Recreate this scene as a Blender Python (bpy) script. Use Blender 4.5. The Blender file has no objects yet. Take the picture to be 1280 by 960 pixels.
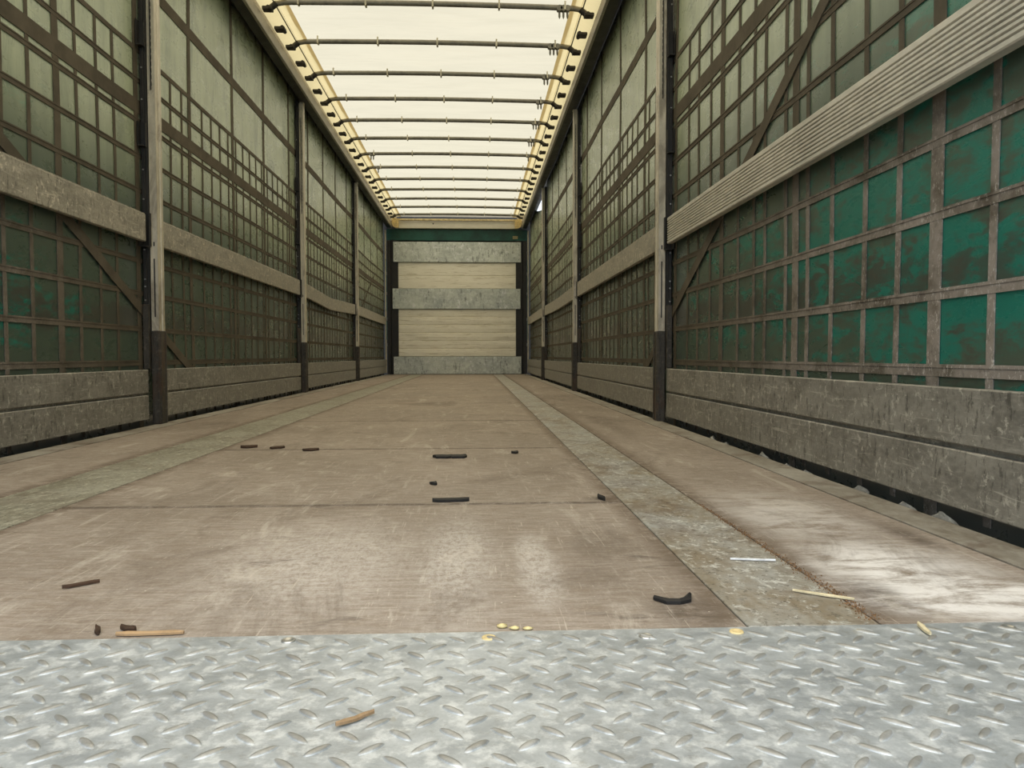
import bpy, math, random
from mathutils import Vector, Matrix, noise as mnoise
random.seed(7)
S = bpy.context.scene
C = S.collection

# ------------------------------------------------------------------ camera, sky, exposure
F_PX, YAW, PITCH, ROLL, CX, CH = 958.26, 0.0487, 0.0370, -0.0012, 0.3023, 0.3323
cam = bpy.data.cameras.new('camera'); camo = bpy.data.objects.new('camera', cam); C.objects.link(camo)
cam.sensor_fit = 'HORIZONTAL'; cam.sensor_width = 36.0; cam.lens = 36.0 * F_PX / 1280.0
cam.clip_start = 0.02; cam.clip_end = 300
f = Vector((math.sin(YAW)*math.cos(PITCH), math.cos(YAW)*math.cos(PITCH), -math.sin(PITCH)))
r = Vector((math.cos(YAW), -math.sin(YAW), 0)); u = r.cross(f)
c_, s_ = math.cos(ROLL), math.sin(ROLL)
r2 = r*c_ + u*s_; u2 = u*c_ - r*s_
camo.matrix_world = Matrix(((r2.x,u2.x,-f.x,CX),(r2.y,u2.y,-f.y,0),(r2.z,u2.z,-f.z,CH),(0,0,0,1)))
S.camera = camo

SKY = 3.0
EXPOSURE = 0.5
w = bpy.data.worlds.new('overcast_sky'); S.world = w; w.use_nodes = True
wn = w.node_tree; wn.nodes.clear()
wo = wn.nodes.new('ShaderNodeOutputWorld'); bg = wn.nodes.new('ShaderNodeBackground')
tc = wn.nodes.new('ShaderNodeTexCoord'); sp = wn.nodes.new('ShaderNodeSeparateXYZ'); rp = wn.nodes.new('ShaderNodeValToRGB')
wn.links.new(tc.outputs['Generated'], sp.inputs[0]); wn.links.new(sp.outputs['Z'], rp.inputs[0])
rp.color_ramp.elements[0].position = 0.42; rp.color_ramp.elements[0].color = (0.37, 0.415, 0.465, 1)
rp.color_ramp.elements[1].position = 0.85; rp.color_ramp.elements[1].color = (1.3, 1.3, 1.3, 1)
wn.links.new(rp.outputs[0], bg.inputs[0]); bg.inputs[1].default_value = SKY
wn.links.new(bg.outputs[0], wo.inputs[0])
# daylight through the open rear doorway: a portal that only guides sky sampling
pl = bpy.data.lights.new('rear_door_portal', 'AREA'); pl.shape = 'RECTANGLE'; pl.size = 2.5; pl.size_y = 2.8
pl.cycles.is_portal = True
po = bpy.data.objects.new('rear_door_portal', pl); C.objects.link(po)
po.location = (0, -0.2, 1.4); po.rotation_euler = (math.radians(90), 0, 0)   # faces +y

S.view_settings.view_transform = 'Standard'; S.view_settings.look = 'None'
S.view_settings.gamma = 1.0; S.view_settings.use_curve_mapping = False
S.view_settings.exposure = EXPOSURE
S.cycles.max_bounces = 8; S.cycles.diffuse_bounces = 5; S.cycles.glossy_bounces = 3
S.cycles.transmission_bounces = 4; S.cycles.use_denoising = True
S.cycles.sample_clamp_indirect = 8
S.cycles.caustics_reflective = False

# ------------------------------------------------------------------ shader helper
class Mat:
    def __init__(s, name, coords='Object', rnd=False):
        s.m = bpy.data.materials.new(name); s.m.use_nodes = True
        s.t = s.m.node_tree; s.t.nodes.clear()
        s.out = s.t.nodes.new('ShaderNodeOutputMaterial')
        s.b = s.t.nodes.new('ShaderNodeBsdfPrincipled')
        s.t.links.new(s.b.outputs[0], s.out.inputs[0])
        t = s.t.nodes.new('ShaderNodeTexCoord'); s.co = t.outputs[coords]
        if rnd:
            oi = s.t.nodes.new('ShaderNodeObjectInfo')
            s.co = s.vm('ADD', s.co, s.vm('SCALE', (13.1, 7.7, 3.3), sc=s.m_('MULTIPLY', oi.outputs['Random'], 9.0)))
    def lk(s, a, inp):
        if isinstance(a, bpy.types.NodeSocket): s.t.links.new(a, inp)
        else:
            if inp.type == 'RGBA' and len(a) == 3: a = (*a, 1)
            inp.default_value = a
    def m_(s, op, a, b=0.0, c=None, clamp=False):
        n = s.t.nodes.new('ShaderNodeMath'); n.operation = op; n.use_clamp = clamp
        s.lk(a, n.inputs[0]); s.lk(b, n.inputs[1])
        if c is not None: s.lk(c, n.inputs[2])
        return n.outputs[0]
    def vm(s, op, a, b=None, sc=None):
        n = s.t.nodes.new('ShaderNodeVectorMath'); n.operation = op
        s.lk(a, n.inputs[0])
        if b is not None: s.lk(b, n.inputs[1])
        if sc is not None: s.lk(sc, n.inputs['Scale'])
        return n.outputs[0]
    def scl(s, v, k): return s.vm('MULTIPLY', v, k)
    def xyz(s, v=None):
        n = s.t.nodes.new('ShaderNodeSeparateXYZ'); s.lk(v or s.co, n.inputs[0]); return n.outputs
    def noise(s, scale, stretch=(1,1,1), detail=4, rough=0.6, dist=0.0, off=(0,0,0)):
        n = s.t.nodes.new('ShaderNodeTexNoise')
        v = s.vm('ADD', s.scl(s.co, stretch), off)
        s.lk(v, n.inputs['Vector']); n.inputs['Scale'].default_value = scale
        n.inputs['Detail'].default_value = detail; n.inputs['Roughness'].default_value = rough
        n.inputs['Distortion'].default_value = dist
        return n.outputs[0]
    def voro(s, scale, stretch=(1,1,1)):
        n = s.t.nodes.new('ShaderNodeTexVoronoi'); s.lk(s.scl(s.co, stretch), n.inputs['Vector']); n.inputs['Scale'].default_value = scale
        return n.outputs
    def step(s, v, lo, hi, a=0.0, b=1.0):
        n = s.t.nodes.new('ShaderNodeMapRange'); n.interpolation_type = 'SMOOTHSTEP'
        s.lk(v, n.inputs[0]); n.inputs[1].default_value = lo; n.inputs[2].default_value = hi
        n.inputs[3].default_value = a; n.inputs[4].default_value = b
        return n.outputs[0]
    def mix(s, fac, a, b, mode='MIX'):
        n = s.t.nodes.new('ShaderNodeMix'); n.data_type = 'RGBA'; n.blend_type = mode
        s.lk(fac, n.inputs[0]); s.lk(a, n.inputs[6]); s.lk(b, n.inputs[7]); return n.outputs[2]
    def nc(s, scale):
        if not hasattr(s, '_nc'):
            n = s.t.nodes.new('ShaderNodeTexNoise'); s.lk(s.co, n.inputs['Vector']); n.inputs['Scale'].default_value = scale; n.inputs['Detail'].default_value = 5; s._nc = n.outputs[1]
        return s._nc
    def ell(s, cx, cy, rx, ry, soft=0.5):   # soft-edged elliptical stain on the xy plane
        wb = s.vm('ADD', s.co, s.vm('SCALE', s.vm('SUBTRACT', s.nc(14), (.5, .5, .5)), sc=.055*min(1, rx*12)))
        x, y, z = s.xyz(wb)
        dx = s.m_('DIVIDE', s.m_('SUBTRACT', x, cx), rx); dy = s.m_('DIVIDE', s.m_('SUBTRACT', y, cy), ry)
        d = s.m_('SQRT', s.m_('ADD', s.m_('MULTIPLY', dx, dx), s.m_('MULTIPLY', dy, dy)))
        return s.step(d, 1.0, 1.0 - soft)
    def mul(s, a, b): return s.m_('MULTIPLY', a, b, clamp=True)
    def bump(s, h, strength=0.3, dist=0.002):
        n = s.t.nodes.new('ShaderNodeBump'); n.inputs['Strength'].default_value = strength; n.inputs['Distance'].default_value = dist
        s.lk(h, n.inputs['Height']); s.t.links.new(n.outputs[0], s.b.inputs['Normal'])
    def done(s, col, rough=0.5, metal=0.0, spec=0.5):
        s.lk(col, s.b.inputs['Base Color']); s.lk(rough, s.b.inputs['Roughness']); s.lk(metal, s.b.inputs['Metallic'])
        s.lk(spec, s.b.inputs['Specular IOR Level']); return s.m

def lin(r, g, b):
    def q(v):
        v /= 255.0
        return v/12.92 if v <= 0.04045 else ((v+0.055)/1.055)**2.4
    return (q(r), q(g), q(b))

# ---- plywood floor
def mat_floor():
    M = Mat('worn_plywood')
    big = M.noise(1.6, (1, 0.8, 1), 5, 0.65)
    grain = M.noise(16, (1, 2.2, 1), 7, 0.78, .8)
    grainx = M.noise(24, (0.7, 4, 1), 6, 0.8, .3, off=(3, 1, 0))
    fine = M.noise(160, (1, 1, 1), 3, 0.7)
    col = M.mix(M.step(big, .35, .65), lin(134, 123, 112), lin(158, 147, 136))
    col = M.mix(M.mul(M.step(grain, .45, .72), .55), col, lin(182, 174, 162))
    col = M.mix(M.mul(M.step(grainx, .55, .42), .5), col, lin(116, 100, 82))
    col = M.mix(M.mul(M.step(fine, .5, .75), .35), col, lin(190, 180, 166))
    # pale scuffs along the length
    sc = M.noise(9, (5, .5, 1), 5, .7, .4, (8, 2, 0))
    col = M.mix(M.mul(M.step(sc, .58, .72), .45), col, lin(196, 188, 176))
    # two rubbed grey patches near the tread plate, and floor glare painted left of them
    p = M.noise(60, (1.6, .8, 1), 7, .85, .3, off=(1, 9, 0)); pm = M.step(p, .36, .60)
    rub_glare = M.m_('MAXIMUM', M.mul(M.ell(.40, 1.20, .045, .28, .6), .9), M.ell(.27, 1.25, .10, .50, .95))
    rub_glare = M.m_('MAXIMUM', rub_glare, M.mul(M.ell(.05, 1.25, .25, .45, .9), .8))
    col = M.mix(M.mul(M.mul(rub_glare, pm), .45), col, lin(222, 218, 212))
    # white powder on the right panel
    pw = M.noise(11, (.8, 1.6, 1), 7, .75, .3, (4, 4, 1))
    powder = M.m_('MAXIMUM', M.ell(.96, 1.13, .20, .30, .8), M.ell(1.0, 1.0, .25, .12, .6))
    powder = M.m_('MAXIMUM', powder, M.mul(M.ell(.95, 1.55, .2, .4, .9), .5))
    col = M.mix(M.mul(M.mul(powder, M.step(pw, .32, .58)), .78), col, lin(246, 244, 242))
    # dark oil marks
    dk = M.noise(5, (1, 2.2, 1), 5, .7, .6, (2, 7, 3))
    col = M.mix(M.mul(M.step(dk, .62, .74), .6), col, lin(70, 60, 52))
    oil = M.m_('MAXIMUM', M.ell(.585, .97, .07, .10, .8), M.ell(.86, 1.02, .06, .14, .9))
    oil = M.m_('MAXIMUM', oil, M.mul(M.ell(.62, 1.75, .10, .05, .8), 1))
    oil = M.m_('MAXIMUM', oil, M.ell(1.10, 1.35, .04, .16, .9))
    oil = M.m_('MAXIMUM', oil, M.mul(M.ell(.95, 3.7, .08, 1.0, .9), .6))
    col = M.mix(M.mul(M.mul(oil, M.step(grain, .3, .6)), .75), col, lin(66, 54, 44))
    yy = M.xyz()[1]; xx = M.xyz()[0]
    for jy in (1.712, 2.745, 3.92, 5.37, 6.05, 7.5):
        dj = M.m_('ABSOLUTE', M.m_('SUBTRACT', yy, jy)); jm = M.mul(M.mul(M.step(dj, .022, .004), M.step(grain, .38, .56)), M.step(M.m_('ABSOLUTE', xx), .64, .60))
        col = M.mix(M.mul(jm, .8), col, lin(82, 70, 58))
    for jx in (.632, -.600, .81, -.82):
        dj = M.m_('ABSOLUTE', M.m_('SUBTRACT', xx, jx)); jm = M.mul(M.step(dj, .045, .004), M.step(grain, .36, .56))
        col = M.mix(M.mul(jm, .7), col, lin(92, 76, 60))
    gm = M.noise(3.2, (1.0, .5, 1), 7, .75, 1.2, (12, 3, 0)); col = M.mix(M.mul(M.step(gm, .50, .68), .5), col, lin(98, 86, 74))
    lt2 = M.noise(6, (1.3, .35, 1), 7, .78, .8, (2, 13, 0)); col = M.mix(M.mul(M.step(lt2, .54, .68), .45), col, lin(196, 188, 176))
    # light specks
    v = M.voro(55); spk = M.mul(M.step(v['Distance'], .09, .05), M.step(M.noise(9), .5, .6))
    col = M.mix(M.mul(spk, .7), col, lin(225, 220, 205))
    # fine dark scratches
    s1 = M.noise(60, (.25, 4, 1), 3, .6, 1.5, (5, 5, 5)); col = M.mix(M.mul(M.step(s1, .66, .72), .55), col, lin(80, 66, 55))
    s2 = M.noise(45, (5, .22, 1), 3, .6, 1.2, (1, 5, 5)); col = M.mix(M.mul(M.step(s2, .64, .72), .45), col, lin(200, 190, 176))
    M.bump(M.m_('ADD', grain, fine), .35, .0015)
    return M.done(col, M.step(big, .3, .7, .62, .8), 0, .35)

def mat_steel(name, c1, c2, rough=.45, metal=.5, scale=8, rnd=True, marks=True, rust=0.0, stretch=(1,1,1), ms=1.0):
    M = Mat(name, rnd=rnd)
    a = M.noise(scale, stretch, 6, .7); b = M.noise(scale*7, stretch, 4, .7, off=(3, 3, 3))
    col = M.mix(M.step(a, .32, .68), c1, c2)
    if marks:
        v = M.noise(60*ms, (1.3, 1.2, .35), 5, .75, .4, (5, 1, 8))
        dark = tuple(x*.35 for x in c1); lt = tuple(min(.8, x*1.9) for x in c2)
        col = M.mix(M.mul(M.step(v, .54, .63), .75), col, dark)
        v2 = M.noise(55*ms, (1, .8, .7), 5, .75, .3, (11, 4, 2)); col = M.mix(M.mul(M.step(v2, .55, .65), .75), col, lt)
        v3 = M.noise(26*ms, (1, .3, 3), 5, .7, .8, (1, 14, 2)); col = M.mix(M.mul(M.step(v3, .56, .68), .55), col, lt)
    col = M.mix(M.mul(M.step(b, .4, .7), .3), col, tuple(min(1, x*1.5) for x in c2))
    if rust > 0:
        ru = M.noise(6, (1, 1, .5), 5, .7, .5, (7, 7, 2)); col = M.mix(M.mul(M.step(ru, .5, .62), rust), col, lin(84, 58, 38))
    M.bump(M.m_('ADD', a, b), .15, .001)
    return M.done(col, M.step(a, .3, .7, rough-.08, rough+.12), metal, .5)

# ---- PVC side curtain
def mat_curtain():
    M = Mat('green_pvc')
    x, y, z = M.xyz()
    n1 = M.noise(2.2, (1, .8, 1.8), 6, .68); n2 = M.noise(9, (1, .7, 1.6), 6, .7, .5, (4, 0, 0))
    st = M.noise(7, (1, 2.6, .25), 5, .7, .2, (0, 3, 6))
    g = M.mix(M.step(n1, .3, .7), (.014, .150, .112), (.018, .185, .140))
    # grime film: heavier on the lower half, patchy
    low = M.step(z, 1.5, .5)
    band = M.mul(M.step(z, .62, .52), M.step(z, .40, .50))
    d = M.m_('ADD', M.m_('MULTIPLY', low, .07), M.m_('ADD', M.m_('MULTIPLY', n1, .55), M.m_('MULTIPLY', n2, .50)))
    # further along the trailer the film covers the sheet evenly
    far = M.step(y, 1.6, 4.2); d = M.m_('ADD', d, M.m_('MULTIPLY', far, .17))
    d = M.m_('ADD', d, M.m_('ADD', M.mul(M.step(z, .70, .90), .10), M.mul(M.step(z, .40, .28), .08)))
    n3 = M.noise(26, (1, .5, 2.0), 6, .75, .6, (2, 0, 4)); d = M.m_('ADD', d, M.m_('MULTIPLY', M.m_('SUBTRACT', n3, .5), .35))
    film = M.step(d, .55, .67)
    col = M.mix(M.mul(film, .80), g, lin(76, 75, 63))  # grime tone, darkened to put the lower wall's shade into the colour
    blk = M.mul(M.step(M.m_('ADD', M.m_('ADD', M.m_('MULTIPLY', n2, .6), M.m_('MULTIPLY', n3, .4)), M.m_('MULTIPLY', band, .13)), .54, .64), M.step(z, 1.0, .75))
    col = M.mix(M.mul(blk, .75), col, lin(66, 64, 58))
    col = M.mix(M.mul(M.step(st, .58, .74), .4), col, lin(74, 70, 58))
    up = M.step(z, .95, 1.5)  # paler upper sheet: sheen of the bright roof painted into the colour
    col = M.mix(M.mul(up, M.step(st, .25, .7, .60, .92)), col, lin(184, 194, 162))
    dg = M.noise(5, (1, 1, 1), 2, .5); wv = M.noise(16, (1, 2.2, .5), 5, .75, 1.6, (6, 6, 1))
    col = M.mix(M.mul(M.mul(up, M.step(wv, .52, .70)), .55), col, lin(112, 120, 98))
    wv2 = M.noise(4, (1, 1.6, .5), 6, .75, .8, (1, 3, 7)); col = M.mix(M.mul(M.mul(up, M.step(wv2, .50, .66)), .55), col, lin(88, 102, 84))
    skirt = M.step(z, .14, .02); col = M.mix(M.mul(skirt, .85), col, lin(92, 92, 88))
    M.bump(M.m_('ADD', st, M.m_('MULTIPLY', n2, .5)), .12, .003)
    return M.done(col, M.step(n2, .3, .7, .24, .36), 0, .7)

def mat_strap():
    M = Mat('webbing')
    x, y, z = M.xyz()
    n = M.noise(26, (1, 1, 1), 5, .75, .3); n2 = M.noise(12, (1, .6, .6), 5, .7, off=(6, 1, 1))
    low = M.step(z, 1.0, .7)
    near = M.step(y, 3.6, 1.6)
    col = M.mix(M.step(n2, .3, .7), lin(80, 74, 62), lin(100, 92, 78))
    col = M.mix(M.mul(M.mul(low, near), M.step(n2, .30, .62)), col, lin(140, 132, 124))
    wt = M.mul(M.mul(M.step(M.noise(110, (1, 1.2, .6), 5, .8, .1), .54, .66), low), near)
    dkk = M.mul(M.step(n, .54, .66), low); col = M.mix(M.mul(dkk, .55), col, lin(84, 76, 70))
    col = M.mix(M.mul(wt, .8), col, lin(196, 190, 182))
    return M.done(col, .85, 0, .2)

def mat_tarp(name, c, mixv=.9):
    M = Mat(name)
    n = M.noise(2.2, (.6, 2.5, 1), 5, .6); n2 = M.noise(9, (.3, 3, 1), 4, .7, .4)
    x, y, z = M.xyz()
    col = M.mix(M.step(n, .35, .7), c, tuple(v*.88 for v in c))
    col = M.mix(M.mul(M.step(n2, .50, .75), .35), col, tuple(v*q for v, q in zip(c, (.8, .74, .66))))
    tr = M.t.nodes.new('ShaderNodeBsdfTranslucent'); M.lk(col, tr.inputs[0])
    di = M.t.nodes.new('ShaderNodeBsdfDiffuse'); M.lk(col, di.inputs[0])
    mx = M.t.nodes.new('ShaderNodeMixShader'); mx.inputs[0].default_value = mixv
    M.t.links.new(di.outputs[0], mx.inputs[1]); M.t.links.new(tr.outputs[0], mx.inputs[2])
    tp = M.t.nodes.new('ShaderNodeBsdfTransparent'); tp.inputs[0].default_value = (*[min(1, v*q) for v, q in zip(c, (5.3, 5.2, 4.9))], 1)
    m2 = M.t.nodes.new('ShaderNodeMixShader'); m2.inputs[0].default_value = .30
    M.t.links.new(mx.outputs[0], m2.inputs[1]); M.t.links.new(tp.outputs[0], m2.inputs[2]); M.t.links.new(m2.outputs[0], M.out.inputs[0])
    M.t.nodes.remove(M.b)
    return M.m

def mat_tread():
    M = Mat('galvanised_tread')
    a = M.noise(11, (1, 1.4, 1), 7, .78, .4); b = M.noise(40, (1, 1, 1), 5, .7); x, y, z = M.xyz()
    col = M.mix(M.step(a, .33, .66), lin(144, 149, 151), lin(176, 181, 183))
    col = M.mix(M.mul(M.step(b, .46, .66), .55), col, lin(220, 223, 222))
    dk = M.noise(48, (1, 1, 1), 6, .75, .5, (9, 9, 0)); col = M.mix(M.mul(M.step(dk, .52, .66), .45), col, lin(136, 136, 130))
    # walked-on tops of the lozenges are darker and browner than the plate
    top = M.step(z, .0014, .0026)
    col = M.mix(M.mul(M.mul(top, M.step(a, .2, .6, 1.0, .6)), .9), col, lin(132, 128, 118))
    rs = M.noise(20, (1, 1, 1), 5, .7, off=(2, 8, 4)); col = M.mix(M.mul(M.step(rs, .64, .72), .35), col, lin(160, 148, 118))
    M.bump(M.m_('ADD', a, b), .2, .001)
    return M.done(col, M.step(b, .3, .7, .32, .50), .3, .5)

def mat_white_panel():
    M = Mat('white_panel'); n = M.noise(3, (1, 1, 2), 5, .6); s = M.noise(5, (.6, 1, 9), 5, .7, 1.0)
    col = M.mix(M.step(n, .3, .7), lin(242, 236, 218), lin(248, 243, 226))
    col = M.mix(M.mul(M.step(s, .52, .64), .5), col, lin(176, 164, 128))
    return M.done(col, .5, 0, .4)

def mat_plain(name, c, rough=.7, metal=0.0, var=.25, scale=20):
    M = Mat(name, rnd=True); n = M.noise(scale, (1, 1, 1), 5, .7)
    col = M.mix(M.step(n, .35, .65), tuple(v*(1-var) for v in c), tuple(min(1, v*(1+var)) for v in c))
    return M.done(col, rough, metal, .4)

MT = dict(
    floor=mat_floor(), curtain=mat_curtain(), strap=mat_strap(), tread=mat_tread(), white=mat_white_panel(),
    tarp=mat_tarp('cream_tarpaulin', (.185, .164, .124)), edge=mat_tarp('yellow_tarpaulin_edge', (.19, .150, .078)),
    alu=mat_steel('scratched_board', lin(112, 110, 103), lin(144, 141, 132), .48, .2, 14, stretch=(1, .5, 1)),
    alu_mid=mat_steel('mid_board', lin(138, 133, 121), lin(172, 166, 152), .45, .25, 14, stretch=(1, .5, 1)),
    rib=mat_steel('ribbed_aluminium', lin(190, 186, 174), lin(212, 208, 196), .40, .3, 6, marks=False, stretch=(1, .4, 1)),
    post=mat_steel('pale_steel', lin(186, 178, 158), lin(210, 202, 182), .42, .3, 5, rust=.4, marks=False, stretch=(1, 1, .4)),
    dark=mat_steel('black_steel', (.012, .012, .011), (.028, .026, .023), .5, .2, 9, marks=False),
    rusty=mat_steel('rusty_black_steel', (.026, .023, .018), (.075, .066, .052), .55, .2, 12, marks=True, rust=.5, stretch=(1, 1, .25)),
    gal=mat_steel('galvanised_board', lin(166, 171, 164), lin(204, 209, 200), .42, .2, 5, stretch=(.6, .6, .6), ms=.3),
    strip=mat_steel('galvanised_strip', lin(134, 122, 102), lin(156, 157, 152), .55, .15, 6, rust=.35, stretch=(1, .6, 1)),
    strip_dull=mat_steel('dull_strip', lin(126, 122, 106), lin(150, 148, 134), .55, .15, 7, rust=.25, stretch=(1, .6, 1)),
    edge_alu=mat_steel('edge_rail_steel', lin(124, 116, 102), lin(166, 162, 152), .5, .2, 7, rust=.45, marks=False, stretch=(1, .6, 1)),
    rail=mat_steel('roof_rail_aluminium', lin(140, 135, 121), lin(165, 160, 146), .45, .3, 4, marks=False),
    tube=mat_steel('bow_tube_steel', lin(92, 90, 80), lin(122, 119, 106), .4, .4, 5, marks=False),
    bolt=mat_plain('bolt_steel', (.45, .45, .43), .35, .8, .1),
    beam=mat_plain('front_beam', lin(214, 208, 188), .5, 0, .05, 3),
    teal=mat_plain('teal_hem', (.01, .16, .15), .5), cream=mat_plain('cream_fitting', lin(206, 186, 136), .6),
    rubber=mat_plain('black_rubber', (.014, .013, .012), .7), wood=mat_plain('raw_wood', lin(150, 124, 92), .8),
    wood_dark=mat_plain('dark_wood', lin(62, 44, 30), .8), wood_pale=mat_plain('pale_wood', lin(206, 194, 160), .8),
    chip=mat_plain('pale_chip', lin(222, 206, 150), .7), wire=mat_plain('white_strip', lin(222, 224, 226), .35),
    tab=mat_plain('clip_strap', lin(196, 190, 166), .7), sawdust=mat_plain('sawdust', lin(122, 94, 66), .9, 0, .5, 200),
    greenh=mat_plain('green_header', (.008, .060, .042), .45, 0, .4, 3), asphalt=mat_plain('asphalt', (.16, .16, .155), .9),
    hem=mat_plain('grey_hem', lin(140, 138, 130), .6), tag=mat_plain('beige_tag', lin(150, 142, 104), .6),
)

# ------------------------------------------------------------------ mesh helper
class MB:
    def __init__(s): s.v = []; s.f = []; s.sm = []
    def add(s, vs, fs, smooth=False):
        n = len(s.v); s.v += [tuple(v) for v in vs]; s.f += [tuple(i+n for i in q) for q in fs]; s.sm += [smooth]*len(fs); return s
    def box(s, x0, x1, y0, y1, z0, z1, bev=0.0):
        if bev <= 0:
            vs = [(x, y, z) for x in (x0, x1) for y in (y0, y1) for z in (z0, z1)]
            return s.add(vs, [(0,1,3,2),(4,6,7,5),(0,4,5,1),(2,3,7,6),(0,2,6,4),(1,5,7,3)])
        # chamfered box: 24 vertices
        b = bev; vs = []; idx = {}
        X = (x0, x1); Y = (y0, y1); Z = (z0, z1)
        for i in (0, 1):
            for j in (0, 1):
                for k in (0, 1):
                    sx, sy, sz = (b if i == 0 else -b), (b if j == 0 else -b), (b if k == 0 else -b)
                    for a, p in (('x', (X[i], Y[j]+sy, Z[k]+sz)), ('y', (X[i]+sx, Y[j], Z[k]+sz)), ('z', (X[i]+sx, Y[j]+sy, Z[k]))):
                        idx[(i, j, k, a)] = len(vs); vs.append(p)
        g = lambda *q: idx[q]
        fs = []
        for i in (0, 1):
            fs.append([g(i,0,0,'x'), g(i,1,0,'x'), g(i,1,1,'x'), g(i,0,1,'x')][::(1 if i else -1)])
            fs.append([g(0,i,0,'y'), g(0,i,1,'y'), g(1,i,1,'y'), g(1,i,0,'y')][::(1 if i else -1)])
            fs.append([g(0,0,i,'z'), g(1,0,i,'z'), g(1,1,i,'z'), g(0,1,i,'z')][::(1 if i else -1)])
        for i in (0, 1):
            for j in (0, 1):
                q = 1 if (i == j) else -1
                fs.append([g(i,j,0,'x'), g(i,j,0,'y'), g(i,j,1,'y'), g(i,j,1,'x')][::q])
                fs.append([g(i,0,j,'x'), g(i,1,j,'x'), g(i,1,j,'z'), g(i,0,j,'z')][::-q])
                fs.append([g(0,i,j,'y'), g(0,i,j,'z'), g(1,i,j,'z'), g(1,i,j,'y')][::-q])
        for i in (0, 1):
            for j in (0, 1):
                for k in (0, 1):
                    q = 1 if (i+j+k) % 2 else -1
                    fs.append([g(i,j,k,'x'), g(i,j,k,'y'), g(i,j,k,'z')][::-q])
        return s.add(vs, fs)
    def tube(s, pts, rad, n=10, cap=True, sx=1.0):
        pts = [Vector(p) for p in pts]; rings = []
        rads = rad if isinstance(rad, (list, tuple)) else [rad]*len(pts)
        for i, p in enumerate(pts):
            d = (pts[min(i+1, len(pts)-1)] - pts[max(i-1, 0)]).normalized()
            up = Vector((0, 0, 1)) if abs(d.z) < .9 else Vector((0, 1, 0))
            a = d.cross(up).normalized(); b = a.cross(d).normalized()
            rings.append([p + a*math.cos(2*math.pi*k/n)*rads[i]*sx + b*math.sin(2*math.pi*k/n)*rads[i] for k in range(n)])
        vs = [v for r_ in rings for v in r_]; fs = []
        for i in range(len(pts)-1):
            for k in range(n):
                fs.append((i*n+k, i*n+(k+1) % n, (i+1)*n+(k+1) % n, (i+1)*n+k))
        s.add(vs, fs, True)
        if cap: s.add(rings[0], [tuple(range(n))[::-1]]); s.add(rings[-1], [tuple(range(n))])
        return s
    def prism_y(s, prof, y0, y1, bend=None, segs=1, smooth=False):   # closed xz profile swept along y
        n = len(prof); vs = []
        for i in range(segs+1):
            t = i/segs; y = y0 + (y1-y0)*t; dz = bend(y) if bend else 0
            vs += [(p[0], y, p[1]+dz) for p in prof]
        fs = []
        for i in range(segs):
            for k in range(n): fs.append((i*n+k, i*n+(k+1) % n, (i+1)*n+(k+1) % n, (i+1)*n+k))
        fs.append(tuple(range(n))[::-1]); fs.append(tuple(range(segs*n, segs*n+n)))
        return s.add(vs, fs, smooth)
    def build(s, name, mat, parent=None, loc=None):
        me = bpy.data.meshes.new(name)
        off = Vector(loc) if loc is not None else Vector((0, 0, 0))
        me.from_pydata([Vector(v)-off for v in s.v], [], s.f); me.update()
        import bmesh
        bm = bmesh.new(); bm.from_mesh(me); bmesh.ops.recalc_face_normals(bm, faces=bm.faces); bm.to_mesh(me); bm.free()
        me.polygons.foreach_set('use_smooth', s.sm)
        me.materials.append(MT[mat]); o = bpy.data.objects.new(name, me); C.objects.link(o)
        if loc is not None: o.location = off
        if parent: o.parent = parent
        return o

def tag(o, label, cat, group=None, kind=None):
    o['label'] = label; o['category'] = cat
    if group: o['group'] = group
    if kind: o['kind'] = kind
    return o
def struct(o, label, cat='structure'):
    o['kind'] = 'structure'; o['label'] = label; o['category'] = cat; return o
def empty(name, loc, label, cat, group=None):
    o = bpy.data.objects.new(name, None); C.objects.link(o); o.location = loc; o.empty_display_size = .1
    return tag(o, label, cat, group)

Y0, YF = -0.10, 13.70          # rear opening, front wall
POST = {-1: [3.82, 7.02, 10.18], 1: [3.83, 7.11, 10.40]}
SIDE = {-1: 'left', 1: 'right'}
BAYN = ['nearest bay', 'second bay', 'third bay', 'farthest bay']

# ------------------------------------------------------------------ floor (structure)
mb = MB()
mb.box(-1.20, 1.20, .0, YF+.05, -.06, -.012)                      # sub-floor
joints = [.912, 1.712, 2.745, 3.92, 5.37, 6.05, 7.5, 8.95, 10.4, 12.0, YF+.05]
for a, b in zip(joints, joints[1:]):
    g1 = .004 if a > 5.3 and a < 5.4 else .0025; mb.box(-.602, .635, a+g1*(a > 1), b-(.004 if 5.3 < b < 5.4 else .0025), -.013, 0, .001)
for a, b in zip([.912, 3.1, 5.9, 8.7, 11.5], [3.1, 5.9, 8.7, 11.5, YF+.05]):
    mb.box(.806, 1.150, a+.0015, b-.0015, -.013, 0, .0015)
    mb.box(-1.150, -.812, a+.0015, b-.0015, -.013, 0, .0015)
struct(mb.build('floor', 'floor'), 'worn brown plywood trailer floor laid in sheets between steel strips', 'floor')

for sx, x0, x1, lab in ((1, .637, .801, 'right'), (-1, -.807, -.605, 'left')):
    m = MB()
    for a, b in ((.913, 2.78), (2.785, 7.6), (7.605, YF+.04)): m.box(x0, x1, a, b, -.012, .0005, .001)
    tag(m.build('floor_strip', 'strip' if sx > 0 else 'strip_dull'), f'long galvanised steel strip let into the plywood floor on the {lab} of the middle sheets', 'floor strip')
    m = MB()
    m.prism_y([(sx*1.153, -.012), (sx*1.153, .001), (sx*1.236, .003), (sx*1.240, -.002), (sx*1.240, -.16), (sx*1.21, -.16), (sx*1.21, -.012)], Y0, YF+.05)
    tag(m.build('floor_edge_rail', 'edge_alu'), f'pale metal rail edging the floor under the {lab} side boards', 'edge rail')

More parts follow.
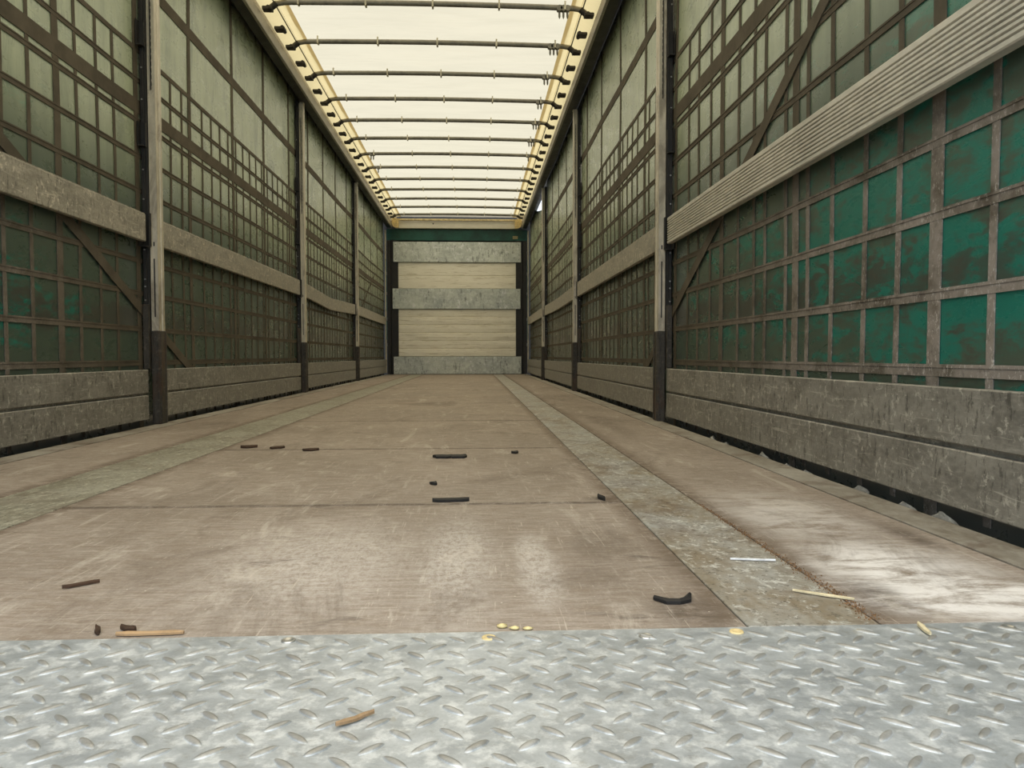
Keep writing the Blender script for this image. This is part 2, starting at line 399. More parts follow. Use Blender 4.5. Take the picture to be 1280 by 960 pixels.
# tread plate
mb = MB(); mb.box(-1.118, 1.118, Y0, .909, -.0115, .001)
P = .0445; ox, oy = .4367, .817
def lozenge(cx, cy, ang, L=.0150, W=.0043, H=.0024):
    ca, sa = math.cos(ang), math.sin(ang); n = 12
    L *= random.uniform(.93, 1.05); H *= random.uniform(.8, 1.1)
    vs = []
    for (k, h) in ((1.0, 0), (.80, .75), (.45, 1.0)):
        for i in range(n):
            t = 2*math.pi*i/n; c = math.cos(t); q = math.sin(t)
            u_ = math.copysign(abs(c)**.8, c)*L*k; v_ = math.copysign(abs(q)**1.25, q)*W*(k if k > .5 else .4)
            vs.append((cx+u_*ca-v_*sa, cy+u_*sa+v_*ca, .0008+H*h))
    fs = []
    for r_ in (0, 1):
        for i in range(n): fs.append((r_*n+i, r_*n+(i+1) % n, (r_+1)*n+(i+1) % n, (r_+1)*n+i))
    fs.append(tuple(range(2*n, 3*n)))
    mb.add(vs, fs, True)
for i in range(-40, 20):
    for j in range(-22, 4):
        for (dx, dy, an) in ((0, 0, math.radians(43)), (P/2, P/2, math.radians(-43))):
            x, y = ox+i*P+dx, oy+j*P+dy
            if -1.10 < x < 1.10 and Y0+.02 < y < .893: lozenge(x, y, an)
tread = tag(mb.build('tread_plate', 'tread'), 'silver galvanised tread plate with raised lozenges across the trailer entrance', 'tread plate')
for (x, y) in ((.318, .889), (.615, .893), (.503, .884), (.085, .892), (-.42, .89), (.95, .89)):
    m = MB(); n = 16; vs = []
    for (rr, zz) in ((.0085, .0010), (.0080, .0026), (.0062, .0028), (.0055, .0016), (.0, .0016)):
        vs += [(x+rr*math.cos(2*math.pi*k/n), y+rr*math.sin(2*math.pi*k/n), zz) for k in range(n)]
    fs = [(q*n+k, q*n+(k+1) % n, (q+1)*n+(k+1) % n, (q+1)*n+k) for q in range(4) for k in range(n)]
    m.add(vs, fs, True); m.build('screw', 'cream' if x in (.318, .615) else 'bolt', tread, loc=None)

# ground outside
struct(MB().box(-40, 40, -60, 60, -1.45, -1.35).build('ground', 'asphalt'), 'grey yard surface under the trailer', 'ground')

# ------------------------------------------------------------------ side curtains
CXP = 1.292
def bulge(y, z, sx):
    n = mnoise.noise(Vector((y*.8, z*1.1, 3.0*sx)))*.010 + mnoise.noise(Vector((y*5.0, z*.5, 9.0*sx)))*.0025
    return max(-.006, n)
DIP = lambda y: -.24*max(0.0, min(1.0, (y-10.45)/.15, (12.5-y)/1.3))**.8 if 10.45 < y < 12.5 else 0.0
def topz(y, sx): return 2.695 + (DIP(y) if sx > 0 else 0)
def cpt(y, z, sx, off=0.0): return (sx*(CXP - off + bulge(y, z, sx)), y, z)
def bar_on_curtain(p0, p1, wdt, sx, th=.0022, off=.0012, seg=.12, ztop=None):
    """flat webbing following the curtain from p0 to p1 in (y, z)"""
    p0 = Vector(p0); p1 = Vector(p1); d = (p1-p0); L = d.length; d.normalize(); nn = Vector((-d.y, d.x))
    ns = max(1, int(L/seg)); vs = []; fs = []
    for i in range(ns+1):
        c = p0 + d*(L*i/ns)
        for side in (1, -1):
            q = c + nn*(side*wdt/2)
            for o_ in (off, off+th): vs.append(cpt(q.x, q.y, sx, o_))
    for i in range(ns):
        a = i*4; b = a+4
        fs += [(a+1, a+3, b+3, b+1), (a, b, b+2, a+2), (a, a+1, b+1, b), (a+2, b+2, b+3, a+3)]
    fs += [(0, 2, 3, 1), (ns*4, ns*4+1, ns*4+3, ns*4+2)]
    return vs, fs

WIDE = [1.606, 2.335, 3.048, 3.74, 4.43, 5.196, 5.957, 6.75, 7.50, 8.25, 9.0, 9.75, 10.5, 11.25, 12.0, 12.75, 13.45]
NARROW = [.93, 1.10, 1.26, 1.423, 1.755, 1.913, 2.093, 2.247, 2.412, 2.588, 2.694, 2.856, 3.195, 3.368, 3.521]
y = 4.161
while y < 13.4:
    if min(abs(y-q) for q in WIDE) > .05: NARROW.append(y)
    y += .157
HOR = [(.300, .026), (.462, .024), (.632, .024), (.787, .023), (1.12, .0231), (1.283, .0231), (1.447, .0231), (1.513, .066), (1.640, .0231), (1.780, .022), (2.137, .060)]
for sx in (-1, 1):
    m = MB(); ny, nz = 280, 44; vs = []; fs = []
    for i in range(ny+1):
        y = Y0+.1 + (YF-Y0-.15)*i/ny; zt = topz(y, sx)
        for k in range(nz+1):
            z = -.32 + (zt+.32)*k/nz; vs.append(cpt(y, z, sx))
    n0 = len(vs)
    for i in range(ny+1):
        y = Y0+.1 + (YF-Y0-.15)*i/ny; zt = topz(y, sx)
        for k in range(nz+1):
            z = -.32 + (zt+.32)*k/nz; vs.append(cpt(y, z, sx, -.0015))
    for i in range(ny):
        for k in range(nz):
            a = i*(nz+1)+k; b = a+nz+1
            fs.append((a, a+1, b+1, b)); fs.append((n0+a, n0+b, n0+b+1, n0+a+1))
        a = i*(nz+1)+nz; b = a+nz+1; fs.append((a, n0+a, n0+b, b))
    m.add(vs, fs, True)
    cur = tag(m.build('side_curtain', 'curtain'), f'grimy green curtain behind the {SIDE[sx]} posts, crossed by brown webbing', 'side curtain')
    for y in WIDE:
        zt = min(topz(y-.03, sx), topz(y+.03, sx))
        m = MB(); m.add(*bar_on_curtain((y, -.25), (y, zt-.02), .044, sx)); m.build('vertical_strap', 'strap', cur)
    for y in NARROW:
        m = MB(); m.add(*bar_on_curtain((y, .0), (y, 1.785), .022, sx, off=.0008)); m.build('vertical_strap', 'strap', cur)
    for z, wd in HOR:
        m = MB()
        if wd > .05 or wd < .023: m.add(*bar_on_curtain((Y0+.12, z), (YF-.08, z), wd, sx, off=.0018))
        else:
            m.add(*bar_on_curtain((Y0+.12, z), (YF-.08, z), wd, sx, off=.0018))
            m.add(*bar_on_curtain((Y0+.12, z+wd*.3), (YF-.08, z+wd*.3), .004, sx, off=.0034))
        m.build('horizontal_strap', 'strap', cur)
    m = MB(); za = lambda yy: 1.065+.475*(2.68-yy)
    m.add(*bar_on_curtain((.75, za(.75)), (4.55, za(4.55)), .048, sx, off=.006)); m.build('diagonal_strap', 'strap', cur)
    m = MB(); m.add(*bar_on_curtain((10.7, .9), (12.35, 1.62), .030, sx, off=.006)); m.build('diagonal_strap', 'strap', cur)

# ------------------------------------------------------------------ posts
def make_post(sx, y, idx):
    e = empty('side_post', (sx*1.24, y, 0), f'tall steel post with dark foot, {["nearest","middle","farthest"][idx]} of three on the {SIDE[sx]} side', 'side post')
    def B(m, name, mat, parent=e):
        m.v = [((vx-1.24)*sx, vy, vz) for vx, vy, vz in m.v]     # written for the right side, local to the post
        return m.build(name, mat, parent)
    # main channel: inner lip profile with a groove
    m = MB()
    prof = [(1.217, -.036), (1.217, -.013), (1.222, -.010), (1.222, .010), (1.217, .013), (1.217, .036), (1.250, .036), (1.250, -.036)]
    vs = [(a, b, z) for z in (.44, 2.575) for a, b in prof]; n = len(prof)
    m.add(vs, [(k, (k+1) % n, n+(k+1) % n, n+k) for k in range(n)] + [tuple(range(n)), tuple(range(n, 2*n))])
    m.box(1.217, 1.221, -.0385, -.034, .44, 2.575); m.box(1.244, 1.2505, -.0390, -.034, .44, 2.575)   # rolled edges of the rear face
    ch = B(m, 'channel', 'post')
    for z0, z1 in ((.52, .80), (.86, .88)):
        m = MB(); m.box(1.231, 1.237, -.0370, -.034, z0, z1); B(m, 'slot', 'dark')
    m = MB(); m.box(1.2325, 1.2355, -.0366, -.046, 1.60, 2.45)
    for k in range(26): m.box(1.231, 1.237, -.0370, -.034, 1.62+k*.031, 1.64+k*.031)
    B(m, 'perforated_strip', 'dark')
    # foot sleeve
    m = MB(); m.box(1.214, 1.254, -.041, .041, .003, .455, .003); m.box(1.210, 1.215, -.034, -.026, .006, .45); m.box(1.210, 1.215, .026, .034, .006, .45)
    m.box(1.254, 1.281, -.066, -.048, .27, .58, .002); m.box(1.254, 1.281, .048, .066, .27, .58, .002); m.box(1.254, 1.258, -.050, .050, .26, .45)
    m.box(1.219, 1.224, -.045, -.040, .02, .44); m.box(1.243, 1.248, -.045, -.040, .02, .44)
    B(m, 'foot_sleeve', 'rusty')
    # dark back channel
    m = MB(); m.box(1.2535, 1.281, -.044, .044, .44, 2.60, .002); m.box(1.264, 1.2800, -.052, .052, .58, 2.44, .001)
    bk = B(m, 'back_channel', 'dark')
    for zb in (2.25, 2.05, 1.70, 1.55, 1.22, 1.08, .84, .70, .665, .60, .565):
        mm = MB(); yb = -.053; mm.tube([(1.272, yb+.002, zb), (1.272, yb-.003, zb)], [.0045, .0035], 8); B(mm, 'bolt', 'bolt', bk)
    # board pockets (empty brackets)
    for zb, zt in ((1.795, 1.915), (1.325, 1.44)):
        for q in (-1, 1):
            mm = MB(); ya, yb = sorted((q*.053, q*.085)); yc, yd = sorted((q*.053, q*.066))
            mm.box(1.252, 1.256, yc, yd, zb, zt); mm.box(1.279, 1.283, ya, yb, zb, zt); mm.box(1.2562, 1.2788, ya, yb, zb, zb+.005)
            yc = q*.0525; mm.box(1.256, 1.279, min(yc, yc+q*.003), max(yc, yc+q*.003), zb, zt)
            B(mm, 'board_pocket', 'post' if q > 0 else 'dark')
    for q in (-1, 1):
        zb, zt = .855, 1.012
        mm = MB(); ya, yb = sorted((q*.053, q*.100)); yc, yd = sorted((q*.053, q*.075))
        mm.box(1.2385, 1.2425, yc, yd, zb, zt); mm.box(1.276, 1.279, ya, yb, zb, zt); mm.box(1.2425, 1.276, ya, yb, zb-.004, zb)
        B(mm, 'board_pocket', 'dark')
    # bent head hanging from the roof rail
    m = MB(); pts = [(1.222, 2.53), (1.225, 2.56), (1.206, 2.600), (1.206, 2.632), (1.226, 2.632), (1.230, 2.61), (1.250, 2.58), (1.250, 2.53)]
    n = len(pts); vs = [(a, yy, z) for yy in (-.028, .028) for a, z in pts]
    m.add(vs, [(k, (k+1) % n, n+(k+1) % n, n+k) for k in range(n)] + [tuple(range(n)), tuple(range(n, 2*n))])
    m.tube([(1.222, -.034, 2.615), (1.222, .034, 2.615)], .009, 8)
    B(m, 'hanger', 'post')
    return e
for sx in (-1, 1):
    for i, y in enumerate(POST[sx]): make_post(sx, y, i)

# ------------------------------------------------------------------ side boards
def chamfer_prof(x0, x1, z0, z1, c=.003):
    return [(x0, z0+c), (x0, z1-c), (x0+c, z1), (x1-c, z1), (x1, z1-c), (x1, z0+c), (x1-c, z0), (x0+c, z0)]
for sx in (-1, 1):
    ps = POST[sx]; ed = [.02] + ps + [13.53]
    for b in range(4):
        ya, yb = ed[b] + (.0 if b == 0 else .105), ed[b+1] - (.105 if b < 3 else 0)
        # mid rail board
        ribbed = (sx == 1 and b == 0)
        e = (ya+yb)/2
        if ribbed:
            # reeded face: nine grooves
            prof = []; z0, z1 = .877, 1.004; n = 9
            prof.append((1.243, z0+.003)); zz0, zz1 = z0+.012, z1-.010; p = (zz1-zz0)/n
            for k in range(n):
                a = zz0+k*p
                prof += [(1.243, a), (1.2490, a+p*.12), (1.2490, a+p*.36), (1.243, a+p*.52)]
            prof += [(1.243, z1-.003), (1.246, z1), (1.268, z1), (1.268, z0), (1.246, z0)]
            prof = [(sx*a, z) for a, z in prof]
            m = MB().prism_y(prof, ya, yb)
            lab = 'ribbed aluminium rail board at mid height on the right side, nearest the camera'
            tag(m.build('rail_board', 'rib', loc=(sx*1.256, (ya+yb)/2, .94)), lab, 'side board')
        else:
            bend = None; extra = 'straight'
            if sx == -1 and b == 2: bend = lambda q: -.046*max(0, 1-abs(q-8.42)/(1.22 if q < 8.42 else 1.75)); extra = 'bent, sagging'
            if sx == 1 and b == 2: bend = lambda q: -.016*math.sin(math.pi*(q-ya)/(yb-ya)); extra = 'slightly bowed'
            prof = chamfer_prof(1.2435, 1.268, .872, 1.000)
            prof = [(sx*a, z) for a, z in prof]
            m = MB().prism_y(prof, ya, yb, bend, 24)
            if not bend:   # a raised bead on the top edge
                m.prism_y([(sx*1.246, 1.000), (sx*1.246, 1.004), (sx*1.250, 1.004), (sx*1.250, 1.000)], ya, yb)
            tag(m.build('rail_board', 'alu_mid', loc=(sx*1.256, (ya+yb)/2, .94)), f'{extra} grey mid-height rail board, {SIDE[sx]} side, {BAYN[b]} from the camera', 'side board')
        # two stacked low boards with a tongue between
        for (z0, z1, nm) in ((.158, .268, 'upper'), (.032, .147, 'lower')):
            prof = [(sx*a, z) for a, z in chamfer_prof(1.2435, 1.268, z0, z1, .0025)]
            m = MB().prism_y(prof, ya, yb)
            if nm == 'lower':
                m.prism_y([(sx*1.257, .147), (sx*1.257, .158), (sx*1.266, .158), (sx*1.266, .147)], ya, yb)
            tag(m.build('low_board', 'alu', loc=(sx*1.256, (ya+yb)/2, (z0+z1)/2)), f'scratched grey {nm} plank of the bottom pair, {SIDE[sx]} side, {BAYN[b]} from the camera', 'side board')

# ------------------------------------------------------------------ roof rails
for sx in (-1, 1):
    e = empty('roof_rail', (sx*1.19, 6.8, 2.6), f'long grey aluminium roof rail along the top of the {SIDE[sx]} curtain', 'roof rail')
    off = Vector((sx*1.19, 6.8, 2.6))
    def BL(m, nm, mt):
        m.v = [(a-off.x, b-off.y, c-off.z) for a, b, c in m.v]; return m.build(nm, mt, e)
    m = MB(); m.prism_y([(sx*a, z) for a, z in ((1.146, 2.590), (1.144, 2.598), (1.146, 2.672), (1.152, 2.682), (1.235, 2.690), (1.235, 2.590))], Y0, YF)
    BL(m, 'rail_profile', 'rail')
    m = MB(); m.prism_y([(sx*a, z) for a, z in ((1.165, 2.589), (1.165, 2.600), (1.200, 2.604), (1.200, 2.640), (1.2355, 2.648), (1.2355, 2.690), (1.280, 2.705), (1.280, 2.690), (1.330, 2.690), (1.330, 2.790), (1.1, 2.790), (1.15, 2.7455), (1.236, 2.7455), (1.2355, 2.589))][:4] + [(sx*a, z) for a, z in ((1.2365, 2.648), (1.2365, 2.700), (1.276, 2.712), (1.276, 2.700), (1.330, 2.700), (1.330, 2.790), (1.200, 2.790), (1.200, 2.735), (1.2355, 2.735), (1.2355, 2.589))], Y0, YF)
    BL(m, 'curtain_track', 'dark')

# ------------------------------------------------------------------ roof tarpaulin
tarp = empty('roof_tarpaulin', (0, 6.8, 2.8), 'cream translucent roof tarpaulin glowing with daylight above the bows', 'roof tarpaulin')
def sheet(x0, x1, z, nm, mt, nx=24, ny=420, ripple=.006, tilt=0.0):
    m = MB(); vs = []; fs = []
    y0 = Y0
    for i in range(ny+1):
        y = y0 + (YF-y0)*i/ny
        ph = (y-5.43)/.66; sag = -.014*math.sin(math.pi*(ph % 1.0))**2 if ripple else 0
        for k in range(nx+1):
            x = x0+(x1-x0)*k/nx
            vs.append((x, y-6.8, z-2.8+sag + tilt*(x-math.copysign(1.066, x)) + ripple*mnoise.noise(Vector((x*1.5, y*4, 1)))*1.2 + ripple*.5*mnoise.noise(Vector((x*6, y*9, 5)))))
    for i in range(ny):
        for k in range(nx):
            a = i*(nx+1)+k; fs.append((a, a+1, a+nx+2, a+nx+1))
    m.add(vs, fs, True); return m.build(nm, mt, tarp)
sheet(-1.02, 1.02, 2.800, 'canopy', 'tarp')
for sx in (-1, 1):
    a, b = sorted((sx*.985, sx*1.062)); sheet(a, b, 2.782, 'edge_band', 'edge', 3, 200, 0)
    a, b = sorted((sx*1.056, sx*1.20)); sheet(a, b, 2.765, 'edge_flap', 'edge', 3, 200, 0, sx*-.60)
    m = MB(); m.tube([(sx*1.068, Y0+.1-6.8, -.038), (sx*1.068, YF-.1-6.8, -.038)], .0045, 6); m.build('edge_cable', 'dark', tarp)

# roof bows
NB = 13
pegs = {0: [(.93, 3)], 1: [(.93, 3)], 2: [(.93, 2)], 3: [(.93, 2)], 4: [(.95, 3)], 5: [(.95, 3)], 6: [(-.92, 2), (.96, 1)], 7: [(-.93, 1)]}
ORD = ['first', 'second', 'third', 'fourth', 'fifth', 'sixth', 'seventh', 'eighth', 'ninth', 'tenth', 'eleventh', 'twelfth', 'thirteenth']
for i in range(NB):
    y = 5.43 + .66*i
    pegt = {3: 'three pegs hanging at its right end', 2: 'two pegs hanging at its right end'}.get(pegs.get(i, [(0, 0)])[0][1], '')
    if i == 6: pegt = 'pegs hanging at both ends'
    if i == 7: pegt = 'one peg hanging at its left end'
    lab = f'grey steel roof bow, {ORD[i]} from the top of the picture' + (', pegs at both ends' if i == 6 else '')
    e = empty('roof_bow', (0, y, 2.755), lab, 'roof bow')
    pts = [(-1.085, 0, -.032), (-1.05, 0, -.004), (-1.0, 0, .004)] + [(-.95+1.9*k/16, 0, .006+.010*math.cos(math.pi*(-.95+1.9*k/16)/2)) for k in range(17)] + [(1.0, 0, .004), (1.05, 0, -.004), (1.085, 0, -.032)]
    MB().tube(pts, .0195, 12, sx=.75).build('tube', 'tube', e)
    for sx in (-1, 1):
        m = MB(); m.box(min(sx*1.075, sx*1.143), max(sx*1.075, sx*1.143), -.028, .028, -.056, -.030, .004)
        m.tube([(sx*1.10, -.034, -.040), (sx*1.10, .034, -.040)], .013, 10); m.tube([(sx*1.05, 0, -.004), (sx*1.09, 0, -.036)], .021, 10)
        m.build('carriage', 'dark', e)
    for x in (-.90, -.44, .02, .48, .94):
        m = MB(); zc = .014
        m.box(x-.006, x+.006, -.022, -.018, -.008, .045); m.box(x-.006, x+.006, .018, .022, -.008, .030); m.box(x-.006, x+.006, -.022, .022, -.0125, -.0085)
        m.build('clip', 'tab', e)
    for (x, n) in pegs.get(i, []):
        for k in range(n):
            xx = x + (k-(n-1)/2)*.028
            m = MB(); m.tube([(xx, 0, -.008), (xx, 0, -.055), (xx, 0, -.068)], [.0075, .0075, .003], 8); m.tube([(xx, -.019, .0), (xx, .019, .0)], .0215, 8)
            m.build('peg', 'tube', e)
# intermediate carriages sliding in the rail between bows
for sx in (-1, 1):
    base = None
    for i in range(NB):
        y = 5.43+.66*i+.33
        if y > YF-.05: continue
        if base is None:
            m = MB(); m.box(-.045, .030, -.035, .035, -.012, .012, .004); m.tube([(-.03, -.045, 0), (-.03, .045, 0)], .014, 10)
            o = m.build('roof_carriage', 'dark'); base = o
        else:
            o = base.copy(); C.objects.link(o)
        o.location = (sx*1.113, y, 2.712); o.rotation_euler = (0, 0, 0 if sx > 0 else math.pi)
        tag(o, f'black sliding carriage on the {SIDE[sx]} roof rail, just beyond the {ORD[i]} bow', 'roof carriage', f'black carriages on the {SIDE[sx]} roof rail')

# ------------------------------------------------------------------ front wall
struct(MB().box(-1.34, 1.34, YF+.075, YF+.12, -.2, 2.85).build('wall_front', 'dark'), 'dark front bulkhead of the trailer', 'wall')
for (z0, z1, nz, lab) in ((1.522, 1.985, 2, 'smaller upper off-white wall panel between the top and middle grey boards'), (.318, 1.160, 6, 'large lower off-white wall panel between the middle and bottom grey boards')):
    m = MB(); prof = []
    p = (z1-z0)/nz if nz == 2 else (z1-z0)/6
    nx = 60; zs = []
    for k in range(nz):
        zs += [(z0+k*p, 0.010), (z0+k*p+.007, 0), (z0+(k+.5)*p, -.004), (z0+(k+1)*p-.007, 0)]
    zs.append((z1, .004)); vs = []; fs = []
    for i in range(nx+1):
        x = -1.040+2.080*i/nx
        for z, d in zs:
            dn = .010*max(0, mnoise.noise(Vector((x*3, 2, z*9))))**1.5*2 if d <= 0 else 0
            vs.append((x, YF+.010+d+dn, z))
    nn = len(zs)
    for i in range(nx):
        for k in range(nn-1): a = i*nn+k; fs.append((a, a+nn, a+nn+1, a+1))
    m.add(vs, fs, False); m.box(-1.040, 1.040, YF+.030, YF+.045, z0, z1)
    m.box(-1.040, -1.036, YF+.010, YF+.03, z0, z1); m.box(1.036, 1.040, YF+.010, YF+.03, z0, z1)
    tag(m.build('wall_panel', 'white'), lab, 'wall panel')
for (z0, z1, xa, xb, lab) in ((1.985, 2.345, -1.126, 1.132, 'top one of three wide grey boards on the front wall'), (1.160, 1.522, -1.142, 1.122, 'middle one of three wide grey metal boards on the front wall'), (.004, .318, -1.130, 1.136, 'bottom one of three wide grey metal boards on the front wall, standing on the floor')):
    m = MB(); m.box(xa, xb, YF-.022, YF+.004, z0+.002, z1-.002, .003)
    bd = tag(m.build('wall_board', 'gal'), lab, 'wall board')
    for x in (xa+.04, xb-.04):
        for z in (z0+.05, z1-.05):
            q = MB(); q.tube([(x, YF-.024, z), (x, YF-.021, z)], .007, 8); q.build('rivet', 'dark', bd)
for sx in (-1, 1):
    m = MB(); a, b = sorted((sx*1.046, sx*1.165)); m.box(a, b, YF+.006, YF+.07, 0.0, 2.37)
    m.box(min(sx*1.17, sx*1.235), max(sx*1.17, sx*1.235), YF-.06, YF+.07, 0.0, 2.36, .004)
    cp = tag(m.build('corner_post', 'dark'), f'black corner post at the {SIDE[sx]} edge of the front wall', 'corner post')
    m = MB(); a, b = sorted((sx*1.242, sx*1.262)); m.box(a, b, YF-.14, YF-.07, .03, 2.53, .003)
    e = tag(m.build('curtain_pole', 'post'), f'slim pale pole closing the front end of the {SIDE[sx]} curtain', 'pole')
    m = MB(); a, b = sorted((sx*1.238, sx*1.2415)); m.box(a, b, YF-.13, YF-.08, .62, 1.02); m.box(a, b, YF-.13, YF-.08, 1.12, 2.02); m.build('hem_strip', 'teal', e)
    for z in (.5, .95, 1.40, 1.75, 2.12):
        m = MB(); a, b = sorted((sx*1.232, sx*1.2375)); m.box(a, b, YF-.15, YF-.065, z, z+.05, .001); m.build('hinge', 'bolt', e)
m = MB(); m.box(-1.24, 1.24, YF+.0, YF+.07, 2.372, 2.565)
hd = tag(m.build('header_panel', 'greenh'), 'dark green header strip above the grey boards of the front wall', 'header panel')
m = MB(); m.box(.985, 1.075, YF-.003, YF+.0, 2.405, 2.455); m.build('tag_plate', 'tag', hd)
e = tag(MB().box(-1.075, 1.075, YF-.055, YF+.05, 2.572, 2.700, .006).build('front_beam', 'beam'), 'pale grey cross beam above the green header at the front end of the roof', 'roof beam')
MB().box(-1.02, 1.02, YF-.09, YF-.0555, 2.705, 2.735, .004).build('upper_lip', 'cream', e)
for sx in (-1, 1):
    m = MB(); pts = [(1.142, 2.74), (1.142, 2.66), (1.122, 2.605), (1.078, 2.575), (1.020, 2.575), (1.020, 2.735)]; n = len(pts)
    vs = [(sx*a, yy, z) for yy in (YF-.10, YF-.058) for a, z in pts]
    m.add(vs, [(k, (k+1) % n, n+(k+1) % n, n+k) for k in range(n)] + [tuple(range(n)), tuple(range(n, 2*n))]); m.build('corner_casting', 'cream', e)
q = MB(); q.tube([(-.42, YF-.058, 2.655), (-.42, YF-.054, 2.655)], .012, 10); q.build('bolt_hole', 'dark', e)

# ------------------------------------------------------------------ folded hem tabs in the gap under the right side boards
gap = [(1.255, 1.50, .040, 'large folded'), (1.252, 1.63, .030, 'small pointed'), (1.254, 1.84, .034, 'curled'), (1.250, 2.13, .020, 'tiny'), (1.250, 2.26, .020, 'low flattened'), (1.253, 2.47, .040, 'tall pointed'), (1.252, 2.83, .020, 'short blunt'), (1.254, 3.0, .034, 'dark rounded')]
for (x, y, s, adj) in gap:
    m = MB(); vs = []; n = 9
    for k in range(n):
        t = k/(n-1); yy = (t-.5)*s*1.9
        h = s*.72*(1-abs(2*t-1-.2*math.sin(y*9)))*(1+.25*mnoise.noise(Vector((t*4, y*7, 0))))
        vs += [(-.004, yy, -.05), (-.004+.010*math.sin(3*t+y), yy+.1*s, h*.55-.004), (.006+.012*math.sin(5*t+y), yy, h-.004), (.014, yy-.2*s, h*.4-.015), (.018, yy, -.05)]
    fs = [(k*5+j, k*5+j+1, (k+1)*5+j+1, (k+1)*5+j) for k in range(n-1) for j in range(4)] + [tuple(range(5)), tuple(range((n-1)*5, n*5))] + [(k*5, (k+1)*5, (k+1)*5+4, k*5+4) for k in range(n-1)]
    m.add(vs, fs, False); o = m.build('hem_tab', 'hem'); o.scale = (.7, .8, .7); o.location = (x-.0035, y, 0)
    tag(o, f'{adj} grey hem tab poking up in the gap under the right boards', 'hem tab', 'hem tabs under the right side boards')

# ------------------------------------------------------------------ litter on the floor
def sliver(name, pts, wdt, th, mat, label, cat, z0=.0012):
    """a flat splinter following pts (x, y)"""
    base = Vector((pts[0][0], pts[0][1], 0)); m = MB(); vs = []; n = len(pts)
    for i, p in enumerate(pts):
        d = Vector(pts[min(i+1, n-1)])-Vector(pts[max(i-1, 0)]); d.normalize(); nn = Vector((-d.y, d.x))
        wd = wdt*(.35 if i in (0, n-1) else 1)*random.uniform(.8, 1.15)/2
        for q, z in ((1, z0), (1, z0+th*.7), (0, z0+th), (-1, z0+th*.6), (-1, z0)):
            vs.append((p[0]+nn.x*wd*q, p[1]+nn.y*wd*q, z))
    fs = [(i*5+k, i*5+(k+1) % 5, (i+1)*5+(k+1) % 5, (i+1)*5+k) for i in range(n-1) for k in range(5)] + [(0, 1, 2, 3, 4), tuple((n-1)*5+k for k in range(5))]
    m.add(vs, fs, False); o = m.build(name, mat, loc=(base.x, base.y, 0)); return tag(o, label, cat)
def line(x0, y0, x1, y1, n=6, wob=.0):
    return [(x0+(x1-x0)*k/n + random.uniform(-wob, wob), y0+(y1-y0)*k/n + random.uniform(-wob, wob)) for k in range(n+1)]
sliver('rubber_scrap', [(.545, 1.020), (.560, 1.005), (.575, 1.003), (.588, 1.010), (.597, 1.030)], .013, .006, 'rubber', 'curled black rubber scrap beside the right steel strip near the tread plate', 'scrap')
sliver('metal_sliver', line(.715, 1.212, .785, 1.200, 4), .004, .003, 'wire', 'thin bright white sliver lying on the right steel strip', 'sliver', .0018)
sliver('wood_splinter', line(.748, 1.045, .815, 1.000, 5, .001), .007, .003, 'wood_pale', 'pale flat splinter lying across the right steel strip towards the tread plate', 'splinter', .0018)
sliver('wood_splinter', line(-.285, 1.112, -.248, 1.140, 5, .002), .005, .005, 'wood_dark', 'dark brown splinter alone on the bare floor at far left', 'splinter')
sliver('wood_splinter', line(-.160, .948, -.145, .922, 3, .001), .006, .005, 'wood_dark', 'short black splinter at the tread plate edge on the left', 'splinter')
sliver('wood_splinter', line(-.125, .922, -.045, .922, 6, .0015), .009, .004, 'wood', 'tan wood splinter lying along the tread plate edge on the left', 'splinter')
sliver('wood_splinter', line(-.125, .940, -.105, .934, 3, .003), .010, .006, 'wood_dark', 'ragged dark bark piece beside the tan splinter at the plate edge', 'splinter')
sliver('wood_splinter', line(.842, .900, .838, .866, 4, .001), .006, .005, 'wood_pale', 'pale straw-like splinter sticking onto the tread plate at right', 'splinter', .003)
sliver('wood_splinter', line(.178, .678, .208, .700, 4, .001), .005, .004, 'wood', 'small tan splinter lying on the tread plate near the bottom centre', 'splinter', .003)
sliver('rubber_scrap', line(.205, 1.738, .290, 1.744, 6, .001), .018, .008, 'rubber', 'long black rubber scrap in the crack between two floor sheets', 'scrap')
sliver('rubber_scrap', line(.165, 2.490, .275, 2.500, 8, .006), .040, .010, 'rubber', 'crumbly black scrap on the third floor sheet at picture centre', 'scrap')
sliver('rubber_scrap', line(.190, 1.965, .204, 1.975, 3, .002), .025, .008, 'rubber', 'small black crumb on the second floor sheet', 'scrap')
sliver('rubber_scrap', line(.588, 1.765, .598, 1.728, 3, .001), .008, .010, 'rubber', 'little black upright crumb by the crack near the right strip', 'scrap')
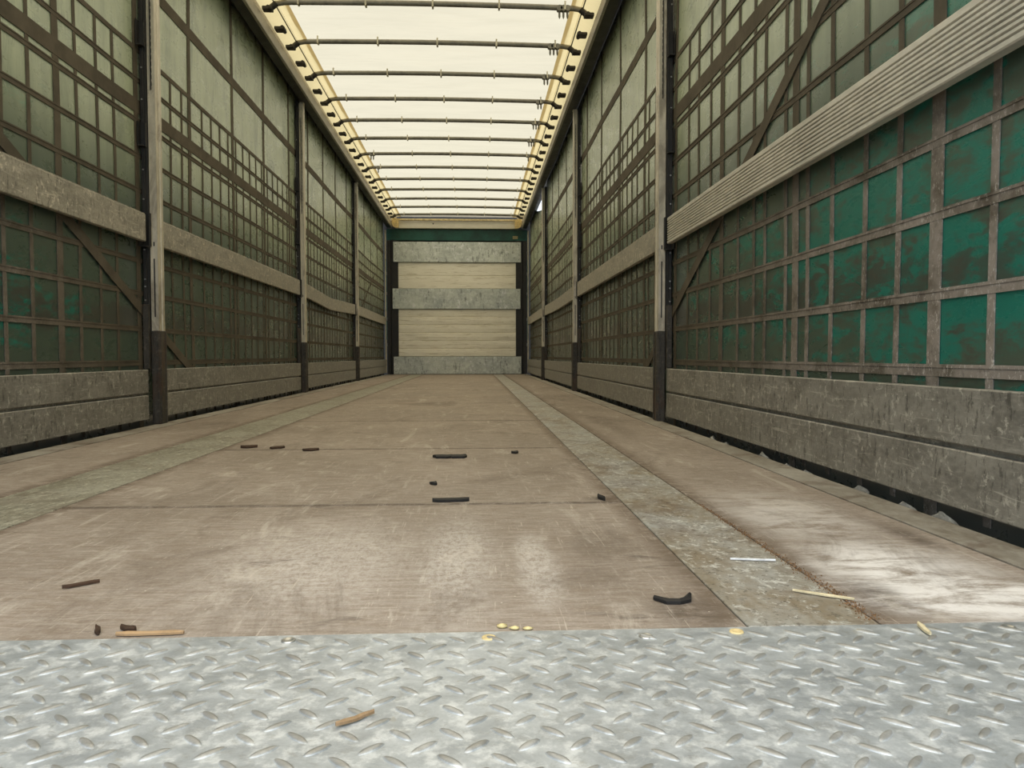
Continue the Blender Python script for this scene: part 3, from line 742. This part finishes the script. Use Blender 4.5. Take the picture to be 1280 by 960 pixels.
sliver('rubber_scrap', line(.425, 2.59, .450, 2.60, 3, .002), .030, .008, 'rubber', 'small dark crumb to the right of the crumbly scrap', 'scrap')
sliver('rubber_scrap', line(-.54, 2.80, -.49, 2.82, 3, .003), .040, .009, 'wood_dark', 'flat dark bark chip near the left steel strip', 'scrap')
sliver('dry_leaf', line(-.30, 2.70, -.25, 2.72, 3, .006), 0.045, .008, 'wood_dark', 'curled brown leaf fragment on the left half of the floor', 'leaf')
sliver('dry_leaf', line(-.42, 2.76, -.39, 2.80, 3, .006), 0.030, .008, 'wood_dark', 'smaller brown leaf fragment left of the curled one', 'leaf')
for (x, y, s, lb) in ((.335, .925, .007, 'larger yellowish crumb at the plate edge near the centre'), (.350, .918, .006, 'yellow crumb just right of the larger crumb at the plate edge'), (.366, .916, .0055, 'round yellowish crumb at the plate edge, rightmost of its three')):
    m = MB(); n = 8; vs = [(0, 0, s*.7)] + [(s*math.cos(2*math.pi*k/n)*random.uniform(.8, 1.3), s*.8*math.sin(2*math.pi*k/n)*random.uniform(.7, 1.2), s*.35) for k in range(n)] + [(s*.8*math.cos(2*math.pi*k/n), s*.6*math.sin(2*math.pi*k/n), 0) for k in range(n)]
    fs = [(0, 1+k, 1+(k+1) % n) for k in range(n)] + [(1+k, 1+n+k, 1+n+(k+1) % n, 1+(k+1) % n) for k in range(n)] + [tuple(range(1+n, 1+2*n))]
    m.add(vs, fs, True); o = m.build('crumb', 'chip'); o.location = (x, y, .0005); tag(o, lb, 'crumb')
# sawdust packed along the right joint
m = MB()
for k in range(900):
    t = random.random()**1.3; y = .925+t*.75; x = .803+random.gauss(0, .0045)*(1.6-t) ; s = random.uniform(.0006, .0017)
    a = random.random()*6.28; vs = [(x+s*math.cos(a+q*2.09), y+s*math.sin(a+q*2.09)*1.4, .0006) for q in range(3)] + [(x, y, .0006+s*1.2)]
    m.add(vs, [(0, 1, 2), (0, 1, 3), (1, 2, 3), (2, 0, 3)])
tag(m.build('sawdust', 'sawdust'), 'brown sawdust packed into the joint along the right steel strip', 'sawdust', kind='stuff')
